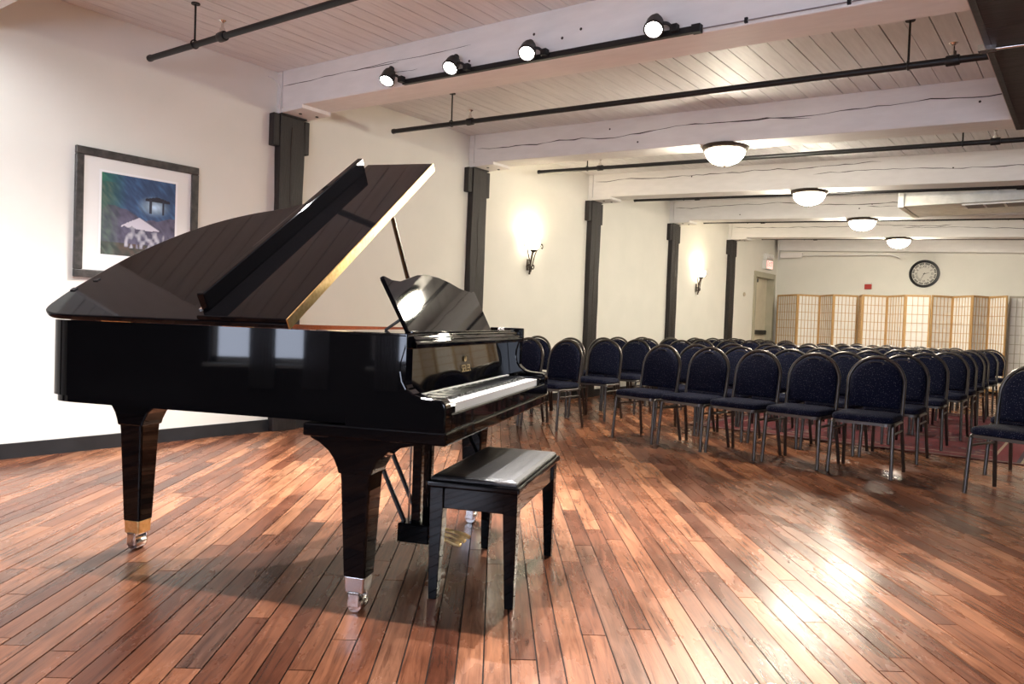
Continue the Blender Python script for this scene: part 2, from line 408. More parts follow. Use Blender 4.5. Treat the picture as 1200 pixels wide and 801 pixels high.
cb = thing('cable', 'thin white cable curving down beside the first column top', 'cable', (XL, BEAM0, 0))
MB().tube(smooth_path([(.012, -.10, 2.99), (.02, -.06, 2.985), (.05, -.015, 2.93), (.06, -.012, 2.85), (.06, -.012, 2.70)]), .005, 6).build('wire', trimw_m, cb, smooth=60)

# ------------------------------------------------------------------ sprinkler pipes
def pipe(y, xa, xb, drop, hangers, heads, label, r=.0205):
    t = thing('sprinkler_pipe', label, 'pipe', (0, y, 0), 0, 'black sprinkler pipes')
    z = lambda x: ceil_z(x)-drop
    MB().tube([(xa, 0, z(xa)), (xb, 0, z(xb))], r, 12).build('pipe_run', pipe_m, t, smooth=50)
    MB().lathe([(r*1.15, xa-.004), (r*1.15, xa+.02)], 12, (0, 0, z(xa)), 'x').build('end_cap', pipe_m, t)
    for x in hangers:
        h = MB().tube([(x, 0, z(x)+r), (x, 0, ceil_z(x)-.001)], .0065, 8).build('hanger_rod', pipe_m, t)
        MB().tube([(x, (r+.006)*math.cos(q), z(x)+.004+(r+.006)*math.sin(q)) for q in [i*math.pi/8 for i in range(16)]], .005, 6, closed=True).build('hanger_ring', pipe_m, h)
        MB().lathe([(.028, ceil_z(x)-.008), (.028, ceil_z(x)+.0)], 12, (x, 0, 0)).build('ceiling_plate', pipe_m, h)
    for x in heads:
        s = MB().lathe([(r*1.35, x-.035), (r*1.5, x-.03), (r*1.5, x+.03), (r*1.35, x+.035)], 12, (0, 0, z(x)), 'x').build('tee_fitting', pipe_m, t, smooth=40)
        hd = MB().lathe([(.017, z(x)+r), (.017, z(x)+r+.03), (.009, z(x)+r+.032), (.008, z(x)+r+.06)], 10, (x, 0, 0)).lathe([(.004, z(x)+r+.06), (.022, z(x)+r+.075), (.024, z(x)+r+.078), (.0, z(x)+r+.08)], 12, (x, 0, 0)).build('sprinkler_head', nickel_m, t, smooth=40)
PIPES = [(2.6, -5.35, SX, .27, (-4.75,), (-4.42, -1.2), 'black sprinkler pipe at the upper left above the piano'),
         (4.92, -5.35, SX, .27, (-4.60, -.95), (-4.38, -.72), 'black sprinkler pipe just behind the track light beam'),
         (7.2, -5.3, XR, .25, (-4.62, -.95), (-4.45, -.72), 'black sprinkler pipe behind the largest ceiling bowl light'),
         (9.45, -5.25, XR, .25, (-4.5, -.9), (-4.3, -.7), 'black sprinkler pipe passing in front of the metal air unit'),
         (11.95, -5.3, XR, .25, (-4.55, -1.0), (-4.3, -.8), 'black sprinkler pipe just before the smallest ceiling bowl light'),
         (14.45, -5.2, XR, .25, (-4.4,), (-4.2,), 'black sprinkler pipe nearest the far wall')]
for p in PIPES: pipe(*p)

# ------------------------------------------------------------------ track lights
lens_m = M('hot_lens', (1, 1, 1), .3, emit=(1, .96, .9), es=60)
def track(yb, xa, xb, wire_to, label, heads, watt):
    tr = thing('light_track', label, 'track')
    MB().sbox(xa, xb, yb-.035, yb-.001, BD-.035, BD+.0, ceil_z).build('rail', pipe_m, tr, bevel=.003)
    MB().sbox(xb-.02, xb+.03, yb-.04, yb-.001, BD-.04, BD+.004, ceil_z).build('end_feed', pipe_m, tr)
    MB().tube([(xb, yb-.008, ceil_z(xb)-BD+.02), (wire_to, yb-.008, ceil_z(wire_to)-BD+.02)], .004, 6).build('feed_wire', M('grey_wire', (.25, .22, .22), .5), tr)
    for x in (-1.5, -1.0):
        if x > xb: MB().box(x-.008, x+.008, yb-.014, yb-.001, ceil_z(x)-BD+.008, ceil_z(x)-BD+.035).build('wire_clip', pipe_m, tr)
    for x, aim, nm, k, cone, colour in heads:
        base = Vector((x, yb-.085, ceil_z(x)-BD+.055)); d = (Vector(aim)-base).normalized()
        hd = thing('track_spotlight', f'black track spotlight with a glowing lens, {nm}', 'spotlight', base, 0, 'track spotlights')
        q = d.to_track_quat('Z', 'Y')
        def lat(prof, n=20):
            mb = MB().lathe(prof, n); mb.v = [tuple(q @ Vector(p)) for p in mb.v]; return mb
        lat([(.02, -.085), (.024, -.05), (.04, -.045), (.048, -.02), (.052, .03), (.056, .035), (.056, .045), (.046, .047), (.046, .03)]).build('housing', pipe_m, hd, smooth=40)
        lat([(.0, .032), (.045, .032), (.045, .036), (0, .040)]).build('lens', lens_m, hd, smooth=40)
        MB().tube(smooth_path([(.05, 0, 0), (.075, .012, -.005), (.10, .035, -.03)]), .009, 8).build('yoke_arm', pipe_m, hd, smooth=50)
        MB().box(.085, .125, .012, .049, -.05, -.01).build('track_adapter', pipe_m, hd)
        l = bpy.data.lights.new('spot_beam', 'SPOT'); l.energy = watt*k; l.spot_size = R(cone); l.spot_blend = .7; l.shadow_soft_size = .03; l.color = colour
        lo = bpy.data.objects.new('spot_beam', l); COL.objects.link(lo); lo.parent = hd; lo.location = d*.06; lo.rotation_euler = (-d).to_track_quat('Z', 'Y').to_euler()
WHT, PNK = (1, .97, .95), (1, .86, .82)
track(BEAM0, -4.02, -1.77, SX, 'black lighting track along the lower edge of the first beam',
      [(-4.11, (-3.7, 2.2, .0), 'leftmost of four on the first beam', .9, 120, WHT), (-3.485, (-3.1, 1.7, .0), 'second from left of four on the first beam', 1.3, 120, WHT),
       (-2.85, (-2.0, 1.6, .0), 'third from left of four on the first beam', 1.1, 120, WHT), (-1.985, (-1.3, 1.7, .0), 'rightmost of four on the first beam', 1.1, 120, WHT)], SPOT_W)
track(BEAM0-PITCH, -3.3, -1.3, SX, 'black lighting track on the beam above the camera',
      [(-3.2, (-5.58, 2.5, 1.7), 'aimed at the picture from above the camera', .5, 130, (.94, .97, 1)), (-2.1, (-2.5, 1.5, .0), 'aimed at the piano from above the camera', .8, 110, PNK)], SPOT_W)

# ------------------------------------------------------------------ ceiling bowl lights
bowl_m = M('lit_glass_bowl', (1, 1, 1), .3, emit=(1, .91, .73), es=DOME_E)
for k in range(1, 5):
    yc = BEAM0+PITCH*k+.15; x = -2.68; z = ceil_z(x)-BD
    t = thing('ceiling_bowl_light', f'glowing white glass bowl ceiling light, {("largest and nearest", "second", "third", "smallest and farthest")[k-1]} in the row', 'ceiling light', (x, yc, z), 0, 'ceiling bowl lights')
    MB().lathe([(.20, .004), (.205, -.012), (.195, -.03), (.175, -.042), (.165, -.042)], 32).build('metal_rim', bronze_m, t, smooth=40)
    MB().lathe([(.172, -.035)]+[(.172*math.cos(a), -.04-.125*math.sin(a)) for a in [i*math.pi/2/9 for i in range(9)]]+[(.006, -.165)], 32).build('glass_bowl', bowl_m, t, smooth=60)
    MB().lathe([(.0, -.185), (.008, -.18), (.01, -.17), (.014, -.164)], 12).build('finial', bronze_m, t, smooth=60)

# ------------------------------------------------------------------ wall sconces
shade_m = M('lit_sconce_glass', (1, .95, .85), .4, emit=(1, .88, .66), es=18)
for k, y in enumerate((7.42, 12.36)):
    t = thing('wall_sconce', ('wrought iron wall sconce with glowing glass, between the second and third columns', 'wrought iron wall sconce with glowing glass, left of the farthest column')[k], 'wall lamp', (XL, y, 1.60), 0, 'wall sconces')
    MB().prism([(-.02, .05), (.02, .05), (.024, .12), (.014, .19), (-.014, .19), (-.024, .12)], 'x', 0, .010).build('wall_plate', bronze_m, t)
    st = MB().tube(smooth_path([(.035, 0, 0), (.04, 0, .05), (.05, 0, .15), (.07, 0, .25), (.085, 0, .28)]), .012, 8).tube([(.012, 0, .12), (.05, 0, .12)], .01, 8).build('stem', bronze_m, t, smooth=60)
    for s in (-1, 1):
        MB().tube(smooth_path([(.045, s*.01, .03), (.06, s*.03, .14), (.06, s*.08, .27), (.085, s*.135, .36), (.085, s*.165, .385), (.085, s*.19, .365), (.085, s*.185, .335), (.085, s*.165, .34)]), .007, 8).build('scroll_arm', bronze_m, t, smooth=60)
        MB().tube(smooth_path([(.045, s*.01, .10), (.045, s*.05, .07), (.045, s*.075, .09), (.045, s*.065, .12), (.045, s*.045, .11)]), .007, 8).build('lower_scroll', bronze_m, t, smooth=60)
    MB().lathe([(.015, .27), (.035, .285), (.045, .30), (.05, .305)], 16, (.085, 0, 0)).build('cup', bronze_m, t, smooth=60)
    MB().lathe([(.03, .30), (.06, .32), (.078, .36), (.082, .41), (.078, .41), (.073, .362), (.055, .325), (.025, .306)], 28, (.085, 0, 0)).build('glass_shade', shade_m, t, smooth=60)
    l = bpy.data.lights.new('bulb', 'POINT'); l.energy = SCONCE_W; l.color = (1, .82, .55); l.shadow_soft_size = .03
    lo = bpy.data.objects.new('bulb', l); COL.objects.link(lo); lo.parent = t; lo.location = (.085, 0, .38)

# ------------------------------------------------------------------ framed picture
pf = thing('framed_picture', 'dark framed picture of a stormy blue landscape with wide white mat', 'picture', (XL, 2.655, 1.665))
HW, HH = .445, .45
fm = noisy('dark_frame_wood', (.03, .028, .027), (.075, .068, .062), 20, .4, .03, 80)
for y0, y1, z0, z1 in ((-HW, HW, HH-.055, HH), (-HW, HW, -HH, -HH+.055), (-HW, -HW+.055, -HH+.055, HH-.055), (HW-.055, HW, -HH+.055, HH-.055)):
    MB().box(.004, .034, y0, y1, z0, z1).build('frame_rail', fm, pf, bevel=.006)
MB().box(.004, .014, -HW+.04, HW-.04, -HH+.04, HH-.04).build('mat_board', M('white_mat', (.84, .83, .80), .8), pf)
MB().box(.012, .0155, -.285, .285, -.295, .315).build('print_margin', M('print_paper', (.9, .9, .9), .7), pf)
def art():
    n = 110; vs = []; cs = []; rnd = random.Random(2)
    vn = [[rnd.random() for _ in range(40)] for _ in range(40)]
    def vnoise(a, b):
        i, j = int(a) % 39, int(b) % 39; fa, fb = a-int(a), b-int(b)
        return (vn[i][j]*(1-fa)+vn[i+1][j]*fa)*(1-fb)+(vn[i][j+1]*(1-fa)+vn[i+1][j+1]*fa)*fb
    def colr(s, t):     # s from left to right, t from bottom to top
        h = .50+.07*math.sin(s*6+.4)+.06*vnoise(s*12, 3)
        fine = vnoise(s*38+t*30, t*16-s*6+9)
        if t > h:
            q = vnoise(s*26+t*30, t*9-s*4+7)*.6+.4*fine
            c = [.012+.05*q, .05+.13*q*q, .12+.26*q*q]
            if s < .33: g = (.33-s)/.33; c = [c[0]*(1-g)+.05*g*q, c[1]*(1-g)+(.10+.12*q)*g, c[2]*(1-g)+.11*g]
            d = math.hypot((s-.70)*1.0, (t-.66)*1.7); gl = max(0, 1-d/.25)**1.6*(.7+.5*fine)
            c = [x+(v-x)*min(1, gl) for x, v in zip(c, (.62, .82, 1.0))]
            if .58 < s < .92 and .725 < t < .79-abs(s-.75)*.22: c = [.015, .015, .03]
            if (abs(s-.65) < .014 or abs(s-.83) < .014) and .57 < t < .75: c = [.02, .025, .05]
        else:
            q = .6*vnoise(s*20, t*20)+.4*fine; c = [.03+.12*q, .03+.11*q, .06+.16*q]
            if t < .16: c = [.03+.14*q*q, .03+.05*q, .03+.03*q]
        if s < .25 and t < .9: g = min(1, (.25-s)*7)*(.4+.6*fine); c = [x*(1-g)+v*g for x, v in zip(c, (.03+.08*fine, .06+.10*fine, .055+.07*fine))]
        pk = .50-abs(s-.5)*.50
        if .26 < s < .78 and .33+.06*vnoise(s*20, 7) < t < pk: c = [.60, .58, .66]
        elif .30 < s < .85 and .10 < t < pk-.02:
            q = vnoise(s*30+5, t*22)
            if q > .5: c = [.16+.5*(q-.5)*1.6, .16+.5*(q-.5)*1.6, .22+.5*(q-.5)*1.6]
        return c
    for j in range(n+1):
        for i in range(n+1):
            s, t = i/n, j/n; vs.append((.0162, -.268+.536*s, -.278+.576*t)); cs += [*colr(s, t), 1]
    fs = [(j*(n+1)+i, j*(n+1)+i+1, (j+1)*(n+1)+i+1, (j+1)*(n+1)+i) for j in range(n) for i in range(n)]
    me = bpy.data.meshes.new('print'); me.from_pydata(vs, [], fs)
    a = me.color_attributes.new('ink', 'FLOAT_COLOR', 'POINT'); a.data.foreach_set('color', cs)
    m = M('printed_ink', (.1, .2, .4), .6); ns, ls, b = nodes(m)
    at = N(ns, 'ShaderNodeAttribute', attribute_name='ink'); ls.new(at.outputs['Color'], b.inputs['Base Color'])
    me.materials.append(m); o = bpy.data.objects.new('print', me); COL.objects.link(o); o.parent = pf
art()

# ------------------------------------------------------------------ grand piano
TP = R(23); PO = Vector((-1.609, 1.739, 0))
pn = thing('grand_piano', 'glossy black grand piano with raised lid on brass casters', 'piano', PO, R(113))
W = 1.52
OUT = [(0, 1.42), (.006, 1.50), (.03, 1.56), (.08, 1.59), (.16, 1.607), (.28, 1.605), (.45, 1.58), (.60, 1.515), (.74, 1.405), (.85, 1.28), (.93, 1.15), (1.0, 1.05), (1.1, .97), (1.22, .91), (1.34, .85), (1.44, .77), (1.50, .66), (W, .54)]
def off_poly(poly, d):
    out = []; n = len(poly)
    for i in range(n):
        a = Vector(poly[max(i-1, 0)]); b = Vector(poly[min(i+1, n-1)]); t = (b-a).normalized(); nn = Vector((t.y, -t.x)); p = Vector(poly[i])+nn*d; out.append((p.x, p.y))
    return out
curve = [(p.x, p.y) for p in smooth_path([(u, v, 0) for u, v in OUT], 5)]
outer = [(0, .14), (0, .45), (0, .8), (0, 1.1)]+curve+[(W, .14)]
inner = off_poly(outer, .055)      # towards the inside
RT, RB = .965, .688
def band(o_, i_, z0, z1):
    mb = MB(); n = len(o_)
    vs = [(*p, z0) for p in o_]+[(*p, z1) for p in o_]+[(*p, z1) for p in i_]+[(*p, z0) for p in i_]
    fs = []
    for k in range(n-1):
        for r in range(4): a, b = r*n, ((r+1) % 4)*n; fs.append((a+k, a+k+1, b+k+1, b+k))
    fs += [(0, n, 2*n, 3*n), (n-1, 2*n-1, 3*n-1, 4*n-1)]
    return mb.add(vs, fs)
band(outer, inner, RB, RT).build('rim', black_m, pn, smooth=35)
inside = [(0, .52)]+outer[2:-1]+[(W, .52)]
band(off_poly(inside, .05), off_poly(inside, .058), .80, RT+.002).build('inner_veneer', redwood_m, pn, smooth=35)
MB().prism(off_poly(outer, .012)[::-1], 'z', .663, RB+.02).build('bottom_edge', black_m, pn)
MB().prism(off_poly(inside, .058), 'z', .80, .815).build('soundboard', redwood_m, pn)
MB().prism([(.10, .55), (.10, 1.35), (.2, 1.5), (.45, 1.48), (.62, 1.38), (.8, 1.15), (1.0, .95), (1.3, .72), (1.4, .55)], 'z', .85, .865).build('iron_plate', plate_m, pn, bevel=.006)
for k in range(5):
    u = .25+.2*k; MB().box(u-.012, u+.012, .56, (1.42, 1.40, 1.18, .98, .80)[k], .865, .90).build('plate_strut', plate_m, pn)
mb = MB()
for k in range(60):
    u = .13+k*.0205; vend = 1.42-(k/60)**1.2*.75; mb.tube([(u, .56, .893), (u*.9+.02, vend, .893)], .0012, 4)
mb.build('strings', nickel_m, pn)['kind'] = 'stuff'
# arms (cheeks) with the S curve
cheek = [(0, .63), (0, .735), (.004, .752), (.018, .762), (.05, .764), (.085, .766), (.112, .775), (.134, .792), (.148, .815), (.154, .845), (.152, .875), (.145, .90), (.139, .92), (.137, RT), (.35, RT), (.35, .63)]
MB().prism(cheek, 'x', -.001, .062).build('arm', black_m, pn, bevel=.007, seg=3)
MB().prism(cheek, 'x', W-.062, W+.001).build('arm', black_m, pn, bevel=.007, seg=3)
MB().box(-.004, W+.004, -.006, .50, .615, .658).build('key_bed', black_m, pn, bevel=.006)
MB().box(.062, W-.062, .0, .022, .658, .712).build('key_slip', black_m, pn, bevel=.005)
for u0_, u1_ in ((.062, .135), (W-.135, W-.062)):
    MB().box(u0_, u1_, .012, .17, .66, .742).build('key_block', black_m, pn, bevel=.008)
NK = 52; kw = (W-.27)/NK; mb = MB(); bk = MB()
for k in range(NK):
    u = .135+k*kw; mb.box(u+.0004, u+kw-.0004, .026, .175, .70, .737)
    if k % 7 not in (1, 4) and k < 51: bk.box(u+kw-.0055, u+kw+.0055, .076, .175, .737, .749)
wk = mb.build('white_keys', ivory_m, pn); wk['kind'] = 'stuff'; wk['label'] = 'row of white piano keys'
bb = bk.build('black_keys', ebony_m, pn, bevel=.001); bb['kind'] = 'stuff'; bb['label'] = 'raised black piano keys'
MB().box(.135, W-.135, .170, .182, .737, .752).build('key_felt_rail', M('pale_rail', (.55, .53, .5), .35), pn)
MB().prism([(.182, .72), (.196, .72), (.222, .93), (.206, .93)], 'x', .065, W-.065).build('fallboard', black_m, pn, bevel=.004)
# maker lettering on the fallboard
fb = text_mesh('SEILER', .042); o = bpy.data.objects.new('lettering', fb); COL.objects.link(o); fb.materials.append(gold_m); o.parent = pn
ta = math.atan2(.024, .21)
o.matrix_local = Matrix.Translation((.76, .188, .815)) @ Matrix.Rotation(R(90)-ta, 4, 'X')
MB().lathe([(0, 0), (.010, 0), (.013, .004)], 8, (.76, .190, .855), 'y').build('emblem', gold_m, pn)
# music shelf with stepped moulding
MB().prism([(.128, .918), (.128, .935), (.134, .94), (.134, .950), (.142, .955), (.142, .966), (.50, .966), (.50, .918)], 'x', .058, W-.03).build('music_shelf', black_m, pn, bevel=.003)
MB().box(.10, W-.10, .16, .17, .966, .974).build('shelf_ledge', black_m, pn, bevel=.002)
MB().box(W-.055, W-.03, .125, .30, .93, .985).build('shelf_end', black_m, pn, bevel=.004)
for u in (W-.30, W-.24): MB().lathe([(.007, .966), (.009, .975), (.006, .985), (.0, .99)], 10, (u, .18, 0)).build('knob', nickel_m, pn, smooth=50)
# music desk
ds = [(.20, 0), (.17, .205), (.175, .216), (.19, .216), (.24, .205), (.32, .205), (.42, .225), (.52, .245), (.64, .255), (.76, .250), (.88, .236), (.98, .216), (1.08, .203), (1.15, .203), (1.19, .208), (1.20, .20), (1.21, 0)]
nd = Vector((0, .436, .9)); mb = MB(); nrm = Vector((0, .9, -.436))
vs = [Vector((u, .215, .967))+nd*s_ for u, s_ in ds]
vs2 = [p+nrm*.016 for p in vs]; n = len(vs)
mb.add(vs+vs2, [tuple(range(n)), tuple(range(n, 2*n))[::-1]]+[(i, n+i, n+(i+1) % n, (i+1) % n) for i in range(n)])
MB_desk = mb.build('music_desk', black_m, pn, bevel=.004)
MB().tube([(.45, .30, 1.05), (.45, .42, .967)], .006, 8).build('desk_strut', satin_m, MB_desk)
MB().tube([(.95, .30, 1.05), (.95, .42, .967)], .006, 8).build('desk_strut', satin_m, MB_desk)
# lid: hinged on the bass side
LA = R(31.5); HZ = .971; LV = .55
def lidp(u, v, h): return (u*math.cos(LA)-h*math.sin(LA)-.012, v, HZ+u*math.sin(LA)+h*math.cos(LA))
def lidmesh(poly, h0, h1):
    n = len(poly); mb = MB()
    mb.add([lidp(u, v, h0) for u, v in poly]+[lidp(u, v, h1) for u, v in poly], [tuple(range(n))[::-1], tuple(range(n, 2*n))]+[(i, (i+1) % n, n+(i+1) % n, n+i) for i in range(n)]); return mb
LW = 1.47
lidcurve = [(p.x, p.y) for p in smooth_path([(a, b, 0) for a, b in [(-.012, 1.44), (-.008, 1.51), (.012, 1.56), (.05, 1.583), (.15, 1.588), (.25, 1.577), (.38, 1.558), (.50, 1.528), (.64, 1.468), (.76, 1.39), (.85, 1.30), (.915, 1.20), (.96, 1.10), (1.04, 1.0), (1.16, .93), (1.30, .87), (1.40, .79), (1.46, .68)]], 4)]
lidpoly = [(-.01, LV), (-.012, .9), (-.012, 1.2)]+lidcurve+[(LW, LV)]
lid = lidmesh(lidpoly, 0, .022).build('lid', black_m, pn, bevel=.007, seg=3)
FL = .345
flap = lidmesh([(-.012, LV), (-.012, LV+FL), (LW, LV+FL), (LW, LV)], .023, .040).build('front_flap', black_m, pn, bevel=.004)
lidmesh([(.02, LV+FL-.032), (.02, LV+FL-.004), (1.37, LV+FL-.004), (1.37, LV+FL-.032)], .040, .108).build('flap_lip', black_m, flap, bevel=.005)
lidmesh([(-.012, LV-.005), (-.012, LV), (LW, LV), (LW, LV-.005)], .001, .039).build('lid_hinge', brass_m, pn)
for u, v in ((.20, LV+FL+.05), (.55, LV+FL+.05), (1.15, LV+FL+.05), (.06, LV+FL+.03)):
    lidmesh([(u-.006, v-.006), (u+.006, v-.006), (u+.006, v+.006), (u-.006, v+.006)], .022, .027).build('rubber_button', nickel_m, lid)
for u, v in ((.25, 1.53), (.17, 1.57)):
    lidmesh([(u-.010, v-.010), (u+.010, v-.010), (u+.010, v+.010), (u-.010, v+.010)], .022, .026).build('rubber_button', ebony_m, lid)
lidmesh([(.83, LV+FL+.025), (.83, LV+FL+.045), (.94, LV+FL+.045), (.94, LV+FL+.025)], .022, .030).build('lid_lock_plate', brass_m, lid)
for v in (.75, 1.25): MB().tube([(-.012, v-.06, HZ+.0), (-.012, v+.06, HZ+.0)], .006, 8).build('side_hinge', brass_m, pn)
# prop stick
MB().tube([(1.40, .639, .905), (.93, .645, 1.545)], .011, 8).build('prop_stick', M('dark_mahogany', (.03, .012, .01), .2), pn)
# legs
def leg(u, v, ztop, rot=0):
    L = MB(); prof = [(-.235, ztop), (-.235, ztop-.012), (-.205, ztop-.022), (-.17, ztop-.03), (-.12, ztop-.05), (-.085, ztop-.08), (-.066, ztop-.115), (-.06, ztop-.135), (.06, ztop-.135), (.066, ztop-.115), (.08, ztop-.085), (.10, ztop-.06), (.135, ztop-.035), (.17, ztop-.02), (.17, ztop)]
    L.prism([(v+(.06+(a-.06)*.8 if rot and a > .06 else a), b) for a, b in prof[::-1]], 'x', u-.06, u+.06)
    lg = L.build('leg', black_m, pn, bevel=.006)
    def sq(r, z, c=.35): 
        k = r*c; return [(u-r, v-r+k, z), (u-r+k, v-r, z), (u+r-k, v-r, z), (u+r, v-r+k, z), (u+r, v+r-k, z), (u+r-k, v+r, z), (u-r+k, v+r, z), (u-r, v+r-k, z)]
    MB().rings([sq(.056, ztop-.13, .12), sq(.054, ztop-.16, .12), sq(.040, .125, .12)]).build('leg_shaft', black_m, lg, bevel=.003)
    MB().rings([sq(.038, .125, .12), sq(.036, .072, .12)]).build('ferrule', brass_m if rot else nickel_m, lg, bevel=.002)
    MB().box(u-.04, u-.030, v-.02, v+.02, .022, .075).box(u+.030, u+.04, v-.02, v+.02, .022, .075).box(u-.04, u+.04, v-.02, v+.02, .062, .075).build('caster_fork', nickel_m, lg, bevel=.003)
    MB().lathe([(.0, u-.029), (.026, u-.029), (.028, u-.024), (.028, u+.024), (.026, u+.029), (.0, u+.029)], 20, (0, v, .028), 'x').build('caster_wheel', nickel_m, lg, smooth=40)
leg(.13, .345, .616); leg(1.36, .33, .616); leg(.42, 1.515, .663, 1)
# lyre and pedals
ly = MB().box(.66, .86, .30, .42, .57, .616).box(.685, .72, .345, .385, .16, .57).box(.80, .835, .345, .385, .16, .57).build('lyre', black_m, pn, bevel=.004)
MB().box(.65, .87, .29, .43, .085, .165).build('pedal_box', black_m, ly, bevel=.006)
for u in (.70, .76, .82):
    MB().rings([[(u-.010, .29, .105), (u+.010, .29, .105), (u+.010, .29, .115), (u-.010, .29, .115)], [(u-.010, .23, .095), (u+.010, .23, .095), (u+.010, .23, .107), (u-.010, .23, .107)], [(u-.020, .19, .085), (u+.020, .19, .085), (u+.020, .19, .098), (u-.020, .19, .098)], [(u-.014, .165, .08), (u+.014, .165, .08), (u+.014, .165, .09), (u-.014, .165, .09)]]).build('pedal', brass_m, ly, bevel=.003)
    MB().tube([(u, .40, .165), (u, .40, .60)], .004, 6).build('pedal_rod', nickel_m, ly)
for u in (.69, .83): MB().tube([(u, .41, .15), (u, .66, .66)], .010, 8).build('lyre_brace', satin_m, ly)

# ------------------------------------------------------------------ bench
bn = thing('piano_bench', 'black wooden piano bench with padded leather seat, pushed under the keyboard', 'bench', PO+Matrix.Rotation(R(113), 3, 'Z') @ Vector((.652, -.003, 0)), R(113))
hw, hd_ = .36, .175
MB().box(-hw, hw, -hd_, hd_, .412, .437).build('top_frame', black_m, bn, bevel=.008, seg=3)
cu_ = []
for (ins, z) in ((.014, .436), (.012, .444), (.018, .451), (.032, .4555), (.06, .4575)):
    cu_.append([(-hw+ins, -hd_+ins, z), (hw-ins, -hd_+ins, z), (hw-ins, hd_-ins, z), (-hw+ins, hd_-ins, z)])
MB().rings(cu_).build('cushion', leather_m, bn, bevel=.006)
for a in ((-.325, .325, -.155, -.135), (-.325, .325, .135, .155), (-.335, -.315, -.15, .15), (.315, .335, -.15, .15)):
    MB().box(*a, .335, .412).build('apron', black_m, bn, bevel=.003)
for sx in (-1, 1):
    for sy in (-1, 1):
        cx, cy = sx*.318, sy*.138
        rr = []
        for z, r in ((.412, .026), (.335, .026), (0, .016)):
            ox, oy = cx+sx*(.026-r)*.6, cy+sy*(.026-r)*.6
            rr.append([(ox-r, oy-r, z), (ox+r, oy-r, z), (ox+r, oy+r, z), (ox-r, oy+r, z)])
        MB().rings(rr).build('leg', black_m, bn, bevel=.003)

# ------------------------------------------------------------------ stacking chairs
def make_chair():
    t = thing('banquet_chair', '-', 'chair', (0, 0, 0), 0, 'navy banquet chairs in rows')
    def rrect(x0, x1, y0, y1, r, k=4):
        out = []
        for cx, cy, a0 in ((x1-r, y0+r, -90), (x1-r, y1-r, 0), (x0+r, y1-r, 90), (x0+r, y0+r, 180)):
            out += [(cx+r*math.cos(R(a0+90*i/k)), cy+r*math.sin(R(a0+90*i/k))) for i in range(k+1)]
        return out
    rings = []
    for ins, z in ((.012, .392), (.0, .402), (.0, .428), (.010, .440), (.035, .447), (.09, .450)):
        rings.append([(x, y, z+(.006 if y < -.1 else 0)*0) for x, y in rrect(-.205+ins, .205-ins, -.235+ins, .165-ins, .05)])
    MB().rings(rings).build('seat', fab_m, t, smooth=50)
    MB().rings([[(x, y, z) for x, y in rrect(-.20, .20, -.225, .16, .045)] for z in (.372, .394)]).build('seat_pan', M('gunmetal_pan', (.12, .115, .11), .4, .7), t)
    # backrest: arch in a plane that leans back
    lean = .17
    def bp(x, s, y=0): return (x, .155+s*math.sin(lean)+y, .447+s*math.cos(lean)-y*math.sin(lean))
    HBW, SH, AH = .196, .205, .20      # half width, shoulder height, arch rise
    def arch(hw, sh, ah, k=14): return [(hw*math.cos(a), sh+ah*math.sin(a)) for a in [math.pi*i/k for i in range(k+1)]]
    pad = [(-.176, .02), (.176, .02)]+[(a, b) for a, b in arch(.184, .195, .190)]
    pr = []
    for ins, y in ((.93, .022), (1, .012), (1, -.012), (.95, -.026), (.80, -.034)):
        cy = .19; pr.append([bp(x*ins, cy+(s-cy)*ins, y) for x, s in pad])
    MB().rings(pr).build('backrest', fab_m, t, smooth=50)
    fr = [bp(HBW, -.06)]+[bp(x, s) for x, s in arch(HBW, SH, AH)]+[bp(-HBW, -.06)]
    MB().tube(smooth_path(fr, 2), .0135, 8).build('back_frame', chrome_m, t, smooth=50)
    # hand grip slot at the crown
    MB().tube([bp(.05*math.cos(a), .352+.013*math.sin(a), -.030) for a in [2*math.pi*i/16 for i in range(16)]], .0035, 6, closed=True).build('hand_grip', chrome_m, t, smooth=60)
    for s in (-1, 1):
        MB().tube(smooth_path([(s*.203, -.10, .379), (s*.203, -.165, .379), (s*.204, -.19, .365), (s*.205, -.197, .33), (s*.213, -.222, .003)], 4), .0135, 8).build('leg', chrome_m, t, smooth=50)
        MB().tube(smooth_path([bp(s*HBW, .03), bp(s*HBW, -.05), (s*.197, .150, .36), (s*.213, .218, .003)], 4), .0135, 8).build('leg', chrome_m, t, smooth=50)
        MB().tube([(s*.206, -.199, .315), (s*.200, .162, .315)], .008, 8).build('side_stretcher', chrome_m, t, smooth=50)
        MB().tube([(s*.203, -.12, .379), (s*.199, .150, .379)], .010, 8).build('seat_rail', chrome_m, t, smooth=50)
    return t
ROWY = [6.02, 6.86, 7.80, 8.74, 9.60, 10.45, 11.30, 12.2, 13.1]     # seat centre per row
ordn = ['first', 'second', 'third', 'fourth', 'fifth', 'sixth', 'seventh', 'eighth', 'ninth']
spots = []
row1 = [(-1.305, 6.0, 0), (-1.776, 5.99, -5), (-2.245, 6.02, -8), (-2.70, 6.06, -9), (-3.16, 6.08, -8)]
rj = random.Random(11)
for r in range(9):
    if r == 0: row = row1
    else:
        e = (-1.29, -1.27, -1.22, -1.235, -1.25, -1.28, -1.27, -1.25)[r-1]
        ra = rj.uniform(-3, 2); row = [(e-.468*i+rj.uniform(-.006, .006), ROWY[r]+rj.uniform(-.02, .02), ra+rj.uniform(-1.2, 1.2)) for i in range(5)]
    for i, q in enumerate(row): spots.append((*q, f'navy chair in centre block, {ordn[r]} row from piano, {ordn[i]} from right aisle'))
lx = (-4.165, -4.25, -4.36, -4.21, -4.31, -4.28, -4.26, -4.3, -4.28)
